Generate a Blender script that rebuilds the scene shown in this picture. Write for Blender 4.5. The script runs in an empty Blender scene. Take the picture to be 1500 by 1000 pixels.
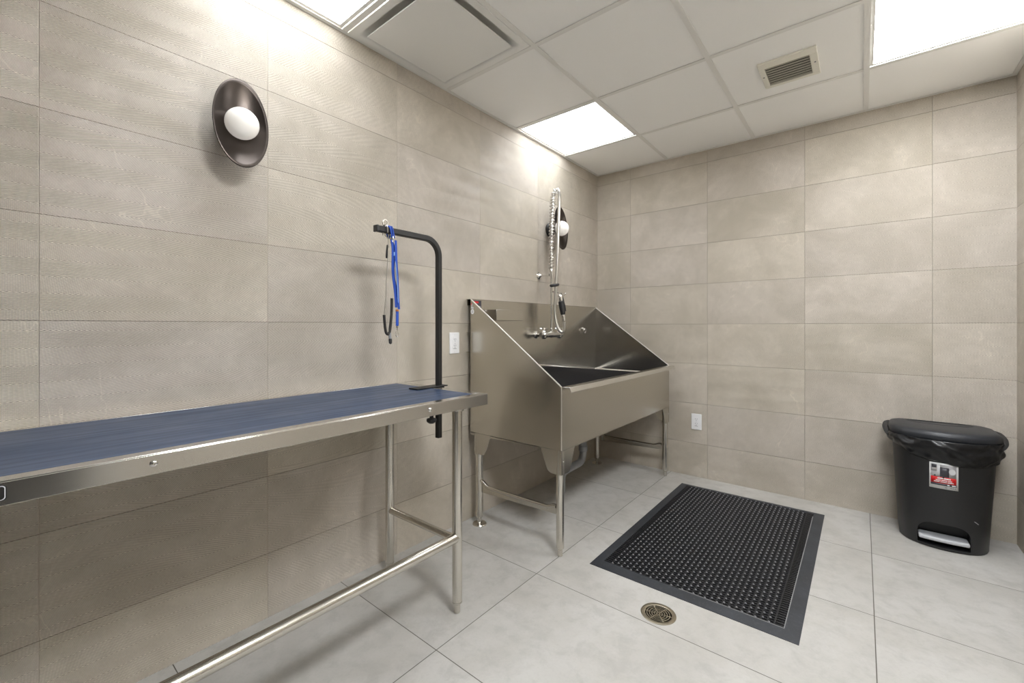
import bpy, bmesh, math, random
from mathutils import Vector, Matrix, noise
random.seed(4)
PI = math.pi
scene = bpy.context.scene
COL = scene.collection

# ------------------------------------------------------------------ materials
def new_mat(name):
    m = bpy.data.materials.new(name); m.use_nodes = True
    nt = m.node_tree; nt.nodes.clear()
    out = nt.nodes.new('ShaderNodeOutputMaterial'); b = nt.nodes.new('ShaderNodeBsdfPrincipled')
    nt.links.new(b.outputs[0], out.inputs[0])
    return m, nt, b

class NB:
    """small node-tree writer"""
    def __init__(s, nt): s.nt = nt
    def set(s, sock, v):
        if hasattr(v, 'is_output'): s.nt.links.new(v, sock)
        else: sock.default_value = v
    def math(s, op, a, b=None, c=None, clamp=False):
        n = s.nt.nodes.new('ShaderNodeMath'); n.operation = op; n.use_clamp = clamp
        for i, v in enumerate((a, b, c)):
            if v is not None: s.set(n.inputs[i], v)
        return n.outputs[0]
    def comb(s, x, y, z):
        n = s.nt.nodes.new('ShaderNodeCombineXYZ')
        for i, v in enumerate((x, y, z)): s.set(n.inputs[i], v)
        return n.outputs[0]
    def pos(s):
        g = s.nt.nodes.new('ShaderNodeNewGeometry'); x = s.nt.nodes.new('ShaderNodeSeparateXYZ')
        s.nt.links.new(g.outputs['Position'], x.inputs[0])
        return x.outputs[0], x.outputs[1], x.outputs[2], g.outputs['Position']
    def objco(s):
        g = s.nt.nodes.new('ShaderNodeTexCoord'); return g.outputs['Object']
    def noise(s, vec, scale, detail=3, rough=.55, dist=0, out=0):
        n = s.nt.nodes.new('ShaderNodeTexNoise')
        s.set(n.inputs['Vector'], vec); n.inputs['Scale'].default_value = scale
        n.inputs['Detail'].default_value = detail; n.inputs['Roughness'].default_value = rough
        n.inputs['Distortion'].default_value = dist
        return n.outputs[out]
    def white(s, vec, out=0):
        n = s.nt.nodes.new('ShaderNodeTexWhiteNoise'); n.noise_dimensions = '3D'
        s.set(n.inputs['Vector'], vec); return n.outputs[out]
    def maprange(s, v, a, b, c, d, smooth=False):
        n = s.nt.nodes.new('ShaderNodeMapRange')
        if smooth: n.interpolation_type = 'SMOOTHSTEP'
        s.set(n.inputs[0], v)
        for i, q in enumerate((a, b, c, d)): n.inputs[i+1].default_value = q
        return n.outputs[0]
    def mix(s, f, a, b, blend='MIX'):
        n = s.nt.nodes.new('ShaderNodeMix'); n.data_type = 'RGBA'; n.blend_type = blend
        s.set(n.inputs[0], f); s.set(n.inputs[6], a); s.set(n.inputs[7], b)
        return n.outputs[2]
    def bump(s, h, strength, dist, normal=None):
        n = s.nt.nodes.new('ShaderNodeBump'); n.inputs['Strength'].default_value = strength
        n.inputs['Distance'].default_value = dist; s.set(n.inputs['Height'], h)
        if normal is not None: s.nt.links.new(normal, n.inputs['Normal'])
        return n.outputs[0]

def rgb(r, g, b): return (r, g, b, 1)

def plain(name, col, rough=.5, metal=0, spec=.5, bump=0, bscale=200, var=0, emit=None, estr=0, coat=0):
    m, nt, b = new_mat(name); q = NB(nt)
    co = q.objco()
    c = rgb(*col)
    if var:
        f = q.noise(co, 9, 4)
        c = q.mix(f, rgb(*[k*(1-var) for k in col]), rgb(*[k*(1+var) for k in col]))
    q.set(b.inputs['Base Color'], c)
    b.inputs['Roughness'].default_value = rough; b.inputs['Metallic'].default_value = metal
    b.inputs['Specular IOR Level'].default_value = spec; b.inputs['Coat Weight'].default_value = coat
    if bump:
        q.set(b.inputs['Normal'], q.bump(q.noise(co, bscale, 2), bump, .002))
    if emit:
        b.inputs['Emission Color'].default_value = rgb(*emit); b.inputs['Emission Strength'].default_value = estr
    return m

def wall_tiles(name, axis, u0, base=(0.605, 0.547, 0.470), vj=.90):
    """600 x 300 stone tiles with a fine incised chevron weave"""
    m, nt, b = new_mat(name); q = NB(nt)
    X, Y, Z, P = q.pos()
    u = X if axis == 'x' else Y
    cu = q.math('DIVIDE', q.math('SUBTRACT', u, u0), .6); cv = q.math('DIVIDE', q.math('SUBTRACT', Z, 1.15), .3)
    fu = q.math('FRACT', cu); fv = q.math('FRACT', cv)
    iu = q.math('FLOOR', cu); iv = q.math('FLOOR', cv)
    cell = q.comb(iu, iv, .37 if axis == 'x' else .81)
    rnd = q.white(cell, 0); rcol = q.white(cell, 1)
    du = q.math('MULTIPLY', q.math('MINIMUM', fu, q.math('SUBTRACT', 1, fu)), .6)
    dv = q.math('MULTIPLY', q.math('MINIMUM', fv, q.math('SUBTRACT', 1, fv)), .3)
    d = q.math('MINIMUM', du, dv)
    tile = q.maprange(d, .0006, .0017, 0, 1, True)
    hj = q.maprange(dv, .0006, .0017, 0, 1, True)
    # chevron grooves
    t = q.math('FRACT', q.math('DIVIDE', q.math('SUBTRACT', q.math('MULTIPLY', fv, .3), .029), .097))
    tri = q.math('MULTIPLY', q.math('ABSOLUTE', q.math('SUBTRACT', t, .5)), .097*2/2*2)
    ph = q.math('DIVIDE', q.math('ADD', q.math('MULTIPLY', tri, .5*2), q.math('MULTIPLY', u, .64)), .0074)
    ph = q.math('ADD', ph, q.math('MULTIPLY', rnd, 7))
    s = q.math('SINE', q.math('MULTIPLY', ph, 2*PI))
    groove = q.maprange(s, -1, 1, 0, 1)
    # stone clouding; shifted per tile so that the cloud breaks at the joints
    sh = nt.nodes.new('ShaderNodeVectorMath'); sh.operation = 'MULTIPLY_ADD'
    nt.links.new(rcol, sh.inputs[0]); sh.inputs[1].default_value = (.35, .35, .35); nt.links.new(P, sh.inputs[2])
    pv = sh.outputs[0]
    n1 = q.noise(pv, 3.2, 6, .62, .4)
    n2 = q.noise(pv, 26, 5, .65, .2)
    n3 = q.noise(pv, 140, 2, .6)
    light = rgb(*[k*1.10 for k in base]); dark = rgb(base[0]*.84, base[1]*.835, base[2]*.80)
    c = q.mix(q.maprange(n1, .33, .67, 0, 1, True), dark, light)
    c = q.mix(q.maprange(n2, .3, .7, 0, .38), c, rgb(base[0]*.80, base[1]*.79, base[2]*.77))
    c = q.mix(q.maprange(n3, .35, .75, 0, .22), c, rgb(base[0]*1.22, base[1]*1.22, base[2]*1.22))
    ridge = q.math('ABSOLUTE', q.math('SUBTRACT', q.noise(pv, 2.1, 4, .55, 1.2), .5))
    vein = q.math('MULTIPLY', q.maprange(ridge, .0, .008, 1, 0, True), q.maprange(n1, .5, .66, 0, .5))
    c = q.mix(vein, c, rgb(base[0]*1.35, base[1]*1.35, base[2]*1.32))
    val = q.maprange(rnd, 0, 1, .955, 1.045)
    c = q.mix(1, c, q.comb(val, val, q.math('MULTIPLY', val, q.maprange(q.white(q.comb(iv, iu, .2)), 0, 1, .975, 1.02))), 'MULTIPLY')
    gm = q.maprange(groove, .05, .75, .60, 1.13, True)  # groove shade painted into the tile colour on top of the bump
    c = q.mix(1, c, q.comb(gm, gm, gm), 'MULTIPLY')
    c = q.mix(tile, q.mix(hj, rgb(base[0]*.50, base[1]*.48, base[2]*.45), rgb(base[0]*vj, base[1]*vj*.99, base[2]*vj*.96)), c)  # vertical joints paler: light caught on tile edges, put into the colour
    q.set(b.inputs['Base Color'], c)
    b.inputs['Roughness'].default_value = .52; b.inputs['Specular IOR Level'].default_value = .38
    h = q.math('ADD', q.math('MULTIPLY', groove, .62), q.math('MULTIPLY', n3, .25))
    h = q.math('ADD', h, q.math('MULTIPLY', n2, .3))
    h = q.math('ADD', h, q.math('MULTIPLY', tile, 1.1))
    q.set(b.inputs['Normal'], q.bump(h, .85, .0022))
    return m

def floor_tiles(name):
    m, nt, b = new_mat(name); q = NB(nt)
    X, Y, Z, P = q.pos()
    cu = q.math('DIVIDE', q.math('SUBTRACT', X, .637), 1.195); cv = q.math('DIVIDE', q.math('ADD', Y, .5905), .6)
    fu = q.math('FRACT', cu); fv = q.math('FRACT', cv)
    cell = q.comb(q.math('FLOOR', cu), q.math('FLOOR', cv), .5)
    rcol = q.white(cell, 1); rnd = q.white(cell, 0)
    du = q.math('MULTIPLY', q.math('MINIMUM', fu, q.math('SUBTRACT', 1, fu)), 1.195)
    dv = q.math('MULTIPLY', q.math('MINIMUM', fv, q.math('SUBTRACT', 1, fv)), .6)
    tile = q.maprange(q.math('MINIMUM', du, dv), .0010, .0020, 0, 1, True)
    sh = nt.nodes.new('ShaderNodeVectorMath'); sh.operation = 'MULTIPLY_ADD'
    nt.links.new(rcol, sh.inputs[0]); sh.inputs[1].default_value = (3, 3, 3); nt.links.new(P, sh.inputs[2])
    pv = sh.outputs[0]
    n1 = q.noise(pv, 2.4, 6, .6, .6); n2 = q.noise(pv, 14, 6, .65, .3); n3 = q.noise(pv, 120, 3, .6)
    c = q.mix(q.maprange(n1, .3, .7, 0, 1, True), rgb(.415, .400, .370), rgb(.490, .478, .455))
    c = q.mix(q.maprange(n2, .42, .72, 0, .55, True), c, rgb(.355, .342, .318))
    c = q.mix(q.maprange(n3, .5, .8, 0, .25), c, rgb(.33, .32, .30))
    val = q.maprange(rnd, 0, 1, .97, 1.03)
    c = q.mix(1, c, q.comb(val, val, val), 'MULTIPLY')
    c = q.mix(tile, rgb(.10, .09, .075), c)
    q.set(b.inputs['Base Color'], c)
    q.set(b.inputs['Roughness'], q.maprange(n2, .3, .7, .42, .56))
    b.inputs['Specular IOR Level'].default_value = .35
    h = q.math('ADD', q.math('MULTIPLY', n3, .12), tile)
    q.set(b.inputs['Normal'], q.bump(h, .3, .0015))
    return m

def steel(name, col=(.60, .575, .535), rough=.27, stretch=(3, 3, 160), aniso=.0, streak=.012):
    """brushed stainless steel; stretch = noise scale per axis, small along the brushing"""
    m, nt, b = new_mat(name); q = NB(nt)
    co = q.objco()
    mp = nt.nodes.new('ShaderNodeMapping'); mp.inputs['Scale'].default_value = stretch
    nt.links.new(co, mp.inputs[0])
    n = q.noise(mp.outputs[0], 4, 4, .6)
    w = q.noise(co, 2.2, 3, .5)
    q.set(b.inputs['Base Color'], q.mix(n, rgb(*[k*(1-streak) for k in col]), rgb(*[k*(1+streak*.6) for k in col])))
    r = q.math('ADD', q.maprange(n, .3, .7, rough-.006, rough+.008), q.maprange(w, .3, .7, -.012, .018))
    q.set(b.inputs['Roughness'], r)
    b.inputs['Metallic'].default_value = 1
    if aniso:
        b.inputs['Anisotropic'].default_value = aniso
    return m

M = {}
M['wall_left'] = wall_tiles('herringbone_stone_tile_left', 'y', -1.4936)
M['wall_back'] = wall_tiles('herringbone_stone_tile_back', 'x', .9043, vj=.68)
M['floor'] = floor_tiles('grey_floor_tile')
M['ceil'] = plain('ceiling_board', (.965, .96, .945), .85, spec=.2, bump=.15, bscale=260)
M['tbar'] = plain('ceiling_grid_paint', (.80, .79, .765), .5)
M['white_metal'] = plain('white_enamel', (.83, .825, .80), .38)
M['cream_metal'] = plain('cream_enamel', (.80, .775, .69), .4)
M['vent_dark'] = plain('vent_dark', (.42, .40, .33), .5)
M['vent_void'] = plain('vent_void', (.012, .012, .012), .9)
M['steel'] = steel('sink_steel', (.56, .53, .475), .24, (2, 2, 120))
M['steel_tub'] = steel('sink_inside_steel', (.54, .52, .485), .16, (2, 2, 120))
M['steel_top'] = steel('table_steel', (.78, .765, .735), .18, (120, 2, 120))
M['steel_tube'] = steel('leg_steel', (.66, .63, .575), .22, (60, 60, 3))
M['steel_edge'] = plain('highlight_steel_edge', (.80, .775, .73), .38, 1)  # lighter steel, paints the highlight along the sink's edges
M['chrome'] = plain('chrome', (.80, .79, .77), .09, 1)
M['chrome_dull'] = plain('hose_steel', (.60, .58, .54), .28, 1)
M['black'] = plain('black_powder_coat', (.011, .0105, .010), .45)
M['black_plastic'] = plain('black_plastic', (.017, .017, .018), .42, bump=.2, bscale=500)
M['lid_plastic'] = plain('lid_plastic', (.019, .021, .026), .40, bump=.12, bscale=400)
M['bag'] = plain('bag_film', (.007, .007, .008), .30, spec=.42)
M['grey_plastic'] = plain('pedal_grey', (.50, .51, .53), .35)
M['globe'] = plain('opal_glass', (.86, .84, .80), .25, emit=(1, .93, .84), estr=.20)
M['white_plastic'] = plain('white_plastic', (.84, .84, .85), .35)
M['slot'] = plain('outlet_slot', (.12, .12, .14), .5)
M['pvc'] = plain('grey_pvc', (.30, .31, .33), .4)
M['beige_block'] = plain('beige_box', (.40, .37, .32), .5)
M['void'] = plain('dark_void', (.006, .006, .006), .8)
M['blue'] = plain('blue_nylon', (.008, .062, .40), .6, bump=.5, bscale=900, var=.2)
M['blue_light'] = plain('pale_blue_cord', (.28, .46, .80), .6)
M['orange'] = plain('orange_band', (.62, .20, .06), .6)
M['rubber_sleeve'] = plain('black_sleeve', (.018, .016, .015), .6)
M['paper'] = plain('label_white', (.80, .80, .80), .4)
M['red'] = plain('label_red', (.62, .018, .02), .4)
M['photo_grey'] = plain('label_grey', (.42, .41, .42), .4)
M['photo_light'] = plain('label_pale', (.66, .66, .68), .4)
M['photo_dark'] = plain('label_dark', (.05, .048, .06), .4)
M['brass'] = steel('drain_nickel', (.50, .455, .36), .34, (30, 30, 30))
M['charcoal'] = plain('fill_cut_charcoal', (.10, .095, .09), .7)  # dark tone for the unseen wall, cuts fill light
M['door'] = plain('unseen_door_dark', (.055, .05, .045), .45)
M['unseen_door_frame'] = plain('unseen_door_frame', (.62, .60, .56), .4)

# lamp diffuser
def panel(name, s_):
    m, nt, b = new_mat(name)
    b.inputs['Base Color'].default_value = rgb(.9, .9, .9); b.inputs['Roughness'].default_value = .5
    b.inputs['Emission Color'].default_value = rgb(.965, .995, 1.03); b.inputs['Emission Strength'].default_value = s_
    return m
M['diffuser'] = panel('panel_diffuser', 6.0); M['diffuser_mid'] = panel('panel_diffuser_mid', 17.0); M['diffuser_bright'] = panel('panel_diffuser_strong', 42.0)  # same panels; right-hand ones set stronger to balance the room's light

# navy rubber with long streaks; streak highlights painted into the colour
m, nt, b = new_mat('navy_rubber'); q = NB(nt)
X, Y, Z, P = q.pos()
mp = nt.nodes.new('ShaderNodeMapping'); mp.inputs['Scale'].default_value = (38, 1.1, 1); nt.links.new(P, mp.inputs[0])
n1 = q.noise(mp.outputs[0], 1.4, 5, .62, .3); n2 = q.noise(P, 5, 4, .6)
c = q.mix(q.maprange(n1, .32, .7, 0, 1), rgb(.012, .027, .066), rgb(.044, .076, .150))
q.set(b.inputs['Base Color'], c)
q.set(b.inputs['Roughness'], q.math('ADD', q.maprange(n1, .3, .7, .40, .30), q.maprange(n2, .3, .7, 0, .10)))
b.inputs['Specular IOR Level'].default_value = .55
M['navy'] = m

# floor mat rubber, dusty
m, nt, b = new_mat('mat_rubber'); q = NB(nt)
X, Y, Z, P = q.pos()
n1 = q.noise(P, 6, 5, .65); n2 = q.noise(P, 90, 3)
c = q.mix(q.maprange(n1, .35, .7, 0, 1), rgb(.024, .026, .031), rgb(.041, .045, .053))
c = q.mix(q.maprange(n2, .55, .8, 0, .25), c, rgb(.12, .12, .125))
q.set(b.inputs['Base Color'], c); b.inputs['Roughness'].default_value = .55
M['mat'] = m
M['mat_nub'] = plain('mat_nub_pale', (.22, .22, .23), .5)  # nubs paler than the ribs
M['mat_rib'] = plain('mat_rib', (.012, .012, .0145), .5, var=.25)
M['mat_dust'] = plain('mat_dust_line', (.24, .24, .24), .8)
M['tub_rubber'] = plain('tub_rubber', (.005, .005, .0065), .55, spec=.08, bump=.2, bscale=60)

# sconce bronze
m, nt, b = new_mat('dark_bronze'); q = NB(nt)
b.inputs['Base Color'].default_value = rgb(.080, .068, .061); b.inputs['Metallic'].default_value = 1
q.set(b.inputs['Roughness'], q.maprange(q.noise(q.objco(), 3, 2), .3, .7, .30, .34))
M['bronze'] = m

# ------------------------------------------------------------------ mesh helpers
def bm_new(): return bmesh.new()

def box(bm, x0, x1, y0, y1, z0, z1):
    vs = [bm.verts.new(c) for c in ((x0,y0,z0),(x1,y0,z0),(x1,y1,z0),(x0,y1,z0),(x0,y0,z1),(x1,y0,z1),(x1,y1,z1),(x0,y1,z1))]
    for f in ((3,2,1,0),(4,5,6,7),(0,1,5,4),(1,2,6,5),(2,3,7,6),(3,0,4,7)): bm.faces.new([vs[i] for i in f])

def frame_from(d):
    d = d.normalized(); a = Vector((0,0,1)) if abs(d.z) < .9 else Vector((1,0,0))
    n = d.cross(a).normalized(); return n, d.cross(n).normalized()

def tube(bm, pts, r, seg=16, caps=True, closed=False, flat=None):
    """sweep a circle (or an ellipse r x flat) along pts; r may be a list"""
    pts = [Vector(p) for p in pts]; n = len(pts)
    rs = r if isinstance(r, (list, tuple)) else [r]*n
    tang = []
    for i in range(n):
        if closed: t = pts[(i+1) % n]-pts[i-1]
        else: t = pts[min(i+1, n-1)]-pts[max(i-1, 0)]
        tang.append(t.normalized())
    N, B = frame_from(tang[0]); rings = []
    for i in range(n):
        if i:
            ax = tang[i-1].cross(tang[i])
            if ax.length > 1e-7:
                R = Matrix.Rotation(tang[i-1].angle(tang[i]), 3, ax.normalized()); N = R @ N; B = R @ B
        ring = []
        for k in range(seg):
            a = 2*PI*k/seg
            ring.append(bm.verts.new(pts[i]+N*math.cos(a)*rs[i]+B*math.sin(a)*(flat if flat else rs[i])))
        rings.append(ring)
    for i in range(n if closed else n-1):
        A, C = rings[i], rings[(i+1) % n]
        for k in range(seg): bm.faces.new((A[k], A[(k+1) % seg], C[(k+1) % seg], C[k]))
    if caps and not closed:
        bm.faces.new(rings[0][::-1]); bm.faces.new(rings[-1])

def sqtube(bm, pts, h, up):
    """square bar of half-width h swept along pts; up = a fixed side direction"""
    pts = [Vector(p) for p in pts]; up = Vector(up); rings = []
    for i, p in enumerate(pts):
        t = (pts[min(i+1, len(pts)-1)]-pts[max(i-1, 0)]).normalized(); s = up; w = t.cross(s).normalized()
        c = .72
        ring = [(1,c),(c,1),(-c,1),(-1,c),(-1,-c),(-c,-1),(c,-1),(1,-c)]
        rings.append([bm.verts.new(p+s*a*h+w*bb*h) for a, bb in ring])
    for A, C in zip(rings, rings[1:]):
        for k in range(8): bm.faces.new((A[k], A[(k+1) % 8], C[(k+1) % 8], C[k]))
    bm.faces.new(rings[0][::-1]); bm.faces.new(rings[-1])

def lathe(bm, prof, seg=32, mat=Matrix.Identity(4)):
    rings = []
    for r, z in prof:
        if r < 1e-6: rings.append([bm.verts.new(mat @ Vector((0,0,z)))])
        else: rings.append([bm.verts.new(mat @ Vector((r*math.cos(2*PI*k/seg), r*math.sin(2*PI*k/seg), z))) for k in range(seg)])
    for A, C in zip(rings, rings[1:]):
        for k in range(seg):
            k2 = (k+1) % seg
            if len(A) == 1 and len(C) == 1: continue
            if len(A) == 1: bm.faces.new((A[0], C[k2], C[k]))
            elif len(C) == 1: bm.faces.new((A[k], A[k2], C[0]))
            else: bm.faces.new((A[k], A[k2], C[k2], C[k]))
    if len(rings[0]) > 1: bm.faces.new(rings[0][::-1])
    if len(rings[-1]) > 1: bm.faces.new(rings[-1])

def prism(bm, poly, f, a, b):
    """extrude 2D poly between a and b; f(u, v, w) -> xyz"""
    A = [bm.verts.new(f(u, v, a)) for u, v in poly]; C = [bm.verts.new(f(u, v, b)) for u, v in poly]
    n = len(poly)
    bm.faces.new(A[::-1]); bm.faces.new(C)
    for i in range(n): bm.faces.new((A[i], A[(i+1) % n], C[(i+1) % n], C[i]))

def axis_mat(p, d):
    d = Vector(d).normalized(); return Matrix.Translation(Vector(p)) @ d.to_track_quat('Z', 'Y').to_matrix().to_4x4()

def sphere(bm, c, r, seg=24, s=(1,1,1)):
    mt = Matrix.Translation(Vector(c)) @ Matrix.Diagonal((s[0], s[1], s[2], 1))
    bmesh.ops.create_uvsphere(bm, u_segments=seg, v_segments=seg//2, radius=r, matrix=mt)

def link(o):
    COL.objects.link(o); return o

def origin_of(o):
    v = Vector((0,0,0))
    while o: v = v+o.location; o = o.parent
    return v

def obj(name, bm, mat, parent=None, bevel=0, angle=32, bseg=2, fixn=True):
    if fixn: bmesh.ops.recalc_face_normals(bm, faces=bm.faces)
    if parent is not None:
        L = origin_of(parent)
        if L.length: bmesh.ops.translate(bm, verts=bm.verts, vec=-L)
    for f in bm.faces: f.smooth = True
    ca = math.radians(angle)
    for e in bm.edges:
        if len(e.link_faces) == 2 and e.calc_face_angle(0) > ca: e.smooth = False
    me = bpy.data.meshes.new(name); bm.to_mesh(me); bm.free()
    o = link(bpy.data.objects.new(name, me))
    mats = mat if isinstance(mat, (list, tuple)) else [mat]
    for k in mats: me.materials.append(k)
    if parent is not None: o.parent = parent
    if bevel:
        md = o.modifiers.new('bevel', 'BEVEL'); md.width = bevel; md.segments = bseg; md.limit_method = 'ANGLE'; md.angle_limit = math.radians(40)
        md.harden_normals = False
    return o

def thing(name, label, cat, loc=(0,0,0), group=None):
    o = link(bpy.data.objects.new(name, None)); o.location = loc; o.empty_display_size = .1
    o['label'] = label; o['category'] = cat; o['kind'] = 'thing'
    if group: o['group'] = group
    return o

def tag(o, label, cat, group=None):
    o['label'] = label; o['category'] = cat; o['kind'] = 'thing'
    if group: o['group'] = group
    return o

def struct(name, bm, mat, parent=None, **k):
    o = obj(name, bm, mat, parent, **k)
    o['kind'] = 'structure'
    return o

def dup(root, label, loc, rotz=None):
    r = root.copy(); COL.objects.link(r); r.location = loc; r['label'] = label
    if rotz is not None: r.rotation_euler = (0, 0, rotz)
    for ch in list(root.children):
        c = ch.copy(); COL.objects.link(c); c.parent = r
        for g in list(ch.children):
            d = g.copy(); COL.objects.link(d); d.parent = c
    return r

def arc(c, r, a0, a1, n, f):
    return [f(c[0]+r*math.cos(a0+(a1-a0)*i/n), c[1]+r*math.sin(a0+(a1-a0)*i/n)) for i in range(n+1)]

def smooth_path(pts, n=8):
    """Catmull-Rom through pts"""
    P = [Vector(p) for p in pts]; P = [2*P[0]-P[1]]+P+[2*P[-1]-P[-2]]; out = []
    for i in range(1, len(P)-2):
        a, b_, c, d = P[i-1], P[i], P[i+1], P[i+2]
        for k in range(n):
            t = k/n
            out.append(.5*((2*b_)+(-a+c)*t+(2*a-5*b_+4*c-d)*t*t+(-a+3*b_-3*c+d)*t**3))
    out.append(P[-2]); return out

# ------------------------------------------------------------------ room
H = 2.44; RW = 2.42; YF = -4.95
DR = Vector((1.171, -1.711, 0)); DRR = .058

bm = bm_new()   # floor with the drain's hole
outer = [bm.verts.new(p) for p in ((-.1, YF-.1, 0), (RW+.1, YF-.1, 0), (RW+.1, .1, 0), (-.1, .1, 0))]
ed = [bm.edges.new((outer[i], outer[(i+1) % 4])) for i in range(4)]
ring = [bm.verts.new((DR.x+DRR*math.cos(2*PI*k/40), DR.y+DRR*math.sin(2*PI*k/40), 0)) for k in range(40)]
ed += [bm.edges.new((ring[i], ring[(i+1) % 40])) for i in range(40)]
bmesh.ops.triangle_fill(bm, use_beauty=True, edges=ed)
for f in bm.faces:
    if f.normal.z < 0: f.normal_flip()
r = bmesh.ops.extrude_face_region(bm, geom=list(bm.faces))
bmesh.ops.translate(bm, verts=[v for v in r['geom'] if isinstance(v, bmesh.types.BMVert)], vec=(0, 0, -.1))
struct('floor', bm, M['floor'])

bm = bm_new(); box(bm, -.1, 0, YF-.1, .1, 0, H+.12); struct('wall_left', bm, M['wall_left'])
bm = bm_new(); box(bm, 0, RW, 0, .1, 0, H+.12); struct('wall_back', bm, M['wall_back'])
bm = bm_new(); box(bm, 0, RW, YF-.1, YF, 0, H+.12); struct('wall_front', bm, M['charcoal'])  # unseen wall, darkened to cut bounced light
DY0, DY1, DZ = -4.30, -3.02, 2.08      # unseen doorway in the right wall, made large and dark to cut fill light
bm = bm_new(); box(bm, RW, RW+.1, DY1, .1, 0, H+.12); box(bm, RW, RW+.1, YF-.1, DY0, 0, H+.12); box(bm, RW, RW+.1, DY0, DY1, DZ, H+.12)
struct('wall_right', bm, M['wall_left'])
bm = bm_new(); box(bm, RW+.05, RW+.09, DY0+.04, DY1-.04, .005, DZ-.04)
door = struct('unseen_door_1', bm, M['door'], bevel=.003)
bm = bm_new()
box(bm, RW-.012, RW+.1, DY0-.02, DY0+.04, 0, DZ+.02); box(bm, RW-.012, RW+.1, DY1-.04, DY1+.10, 0, DZ+.02); box(bm, RW-.012, RW+.1, DY0+.04, DY1-.04, DZ-.04, DZ+.02)  # right casing widened for a bright strip in the apron's reflection
struct('unseen_door_frame', bm, M['unseen_door_frame'], door, bevel=.002)
bm = bm_new()
lathe(bm, [(.026, 0), (.026, .008), (.011, .012), (.011, .045)], 20, axis_mat((RW+.05, DY0+.11, 1.0), (-1, 0, 0)))
tube(bm, [(RW+.008, DY0+.105, 1.0), (RW+.006, DY0+.16, 1.0), (RW+.008, DY0+.23, 1.0)], .009, 12)
struct('unseen_door_handle', bm, M['chrome_dull'], door)

# ceiling: lay-in boards on a T-bar grid
GX = [0.0, .607, 1.210, 1.813, RW]
GY = [0.0, -.553, -1.158, -1.768, -2.382, -2.990, -3.600, -4.210, -4.820, YF]
LIGHTS = {(0, 1), (3, 1), (0, 4), (3, 4)}  # last cell: unseen panel added to light the room
DIFF = (0, 3); VENT = (2, 1)
bm = bm_new()
box(bm, -.1, RW+.1, YF-.1, .1, H+.1, H+.14)
for i in range(4):
    for j in range(9):
        if (i, j) in LIGHTS or (i, j) == DIFF: continue
        x0, x1 = GX[i]+.004, GX[i+1]-.004; y1, y0 = GY[j]-.004, GY[j+1]+.004
        box(bm, x0, x1, y0, y1, H+.0045, H+.018)
struct('ceiling', bm, M['ceil'], bevel=0)
bm = bm_new(); w = .012
def tee(x0, x1, y0, y1):
    box(bm, x0, x1, y0, y1, H, H+.0025)
for x in GX[1:4]: tee(x-w, x+w, YF, 0); box(bm, x-.0012, x+.0012, YF, 0, H+.0025, H+.035)
for y in GY[1:-1]:
    for i in range(4):
        tee(GX[i]+(w if i else .02), GX[i+1]-(w if i < 3 else .02), y-w, y+w)
        box(bm, GX[i]+.02, GX[i+1]-.02, y-.0012, y+.0012, H+.0025, H+.035)
struct('trim_1', bm, M['tbar'])
bm = bm_new()   # wall angle round the room
box(bm, 0, .02, YF, 0, H-.001, H+.0015); box(bm, RW-.02, RW, YF, 0, H-.001, H+.0015)
box(bm, .02, RW-.02, -.02, 0, H-.001, H+.0015); box(bm, .02, RW-.02, YF, YF+.02, H-.001, H+.0015)
struct('trim_2', bm, M['tbar'])

# ------------------------------------------------------------------ panel lights
def cell(i, j): return GX[i], GX[i+1], GY[j+1], GY[j]
LW, LL = .579, .579
def light_parts(t):
    bm = bm_new(); a, c, f = LW/2, LL/2, .016
    for (x0, x1, y0, y1) in ((-a, a, -c, -c+f), (-a, a, c-f, c), (-a, -a+f, -c+f, c-f), (a-f, a, -c+f, c-f)):
        box(bm, x0, x1, y0, y1, 0, .012)
    obj('frame', bm, M['white_metal'], t)
    bm = bm_new(); box(bm, -a+f, a-f, -c+f, c-f, .003, .010); obj('diffuser', bm, M['diffuser'], t)
lab = {(0, 1): 'square white lit ceiling panel above the dog wash sink, nearest the back corner',
       (3, 1): 'square white lit ceiling panel in the last bay beyond the air vent',
       (0, 4): 'square white lit ceiling panel beside the square air diffuser, above the left wall',
       (3, 4): 'square white lit ceiling panel on the door side, unseen, added to light the room'}
first = None
for k in sorted(LIGHTS):
    x0, x1, y0, y1 = cell(*k)
    cx = (x0+x1)/2 + (.004 if k[0] == 0 else (-.004 if k[0] == 3 else 0)); loc = (cx, (y0+y1)/2, H+.004)
    if first is None:
        first = thing('ceiling_light', lab[k], 'ceiling light', (0, 0, 0), 'square ceiling light panels')
        light_parts(first); first.location = loc
    else:
        d = dup(first, lab[k], loc)
        if k[0] == 3:
            for ch in d.children:
                if ch.name.startswith('diffuser'): ch.data = ch.data.copy(); ch.data.materials[0] = M['diffuser_mid' if k[1] == 1 else 'diffuser_bright']

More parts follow.
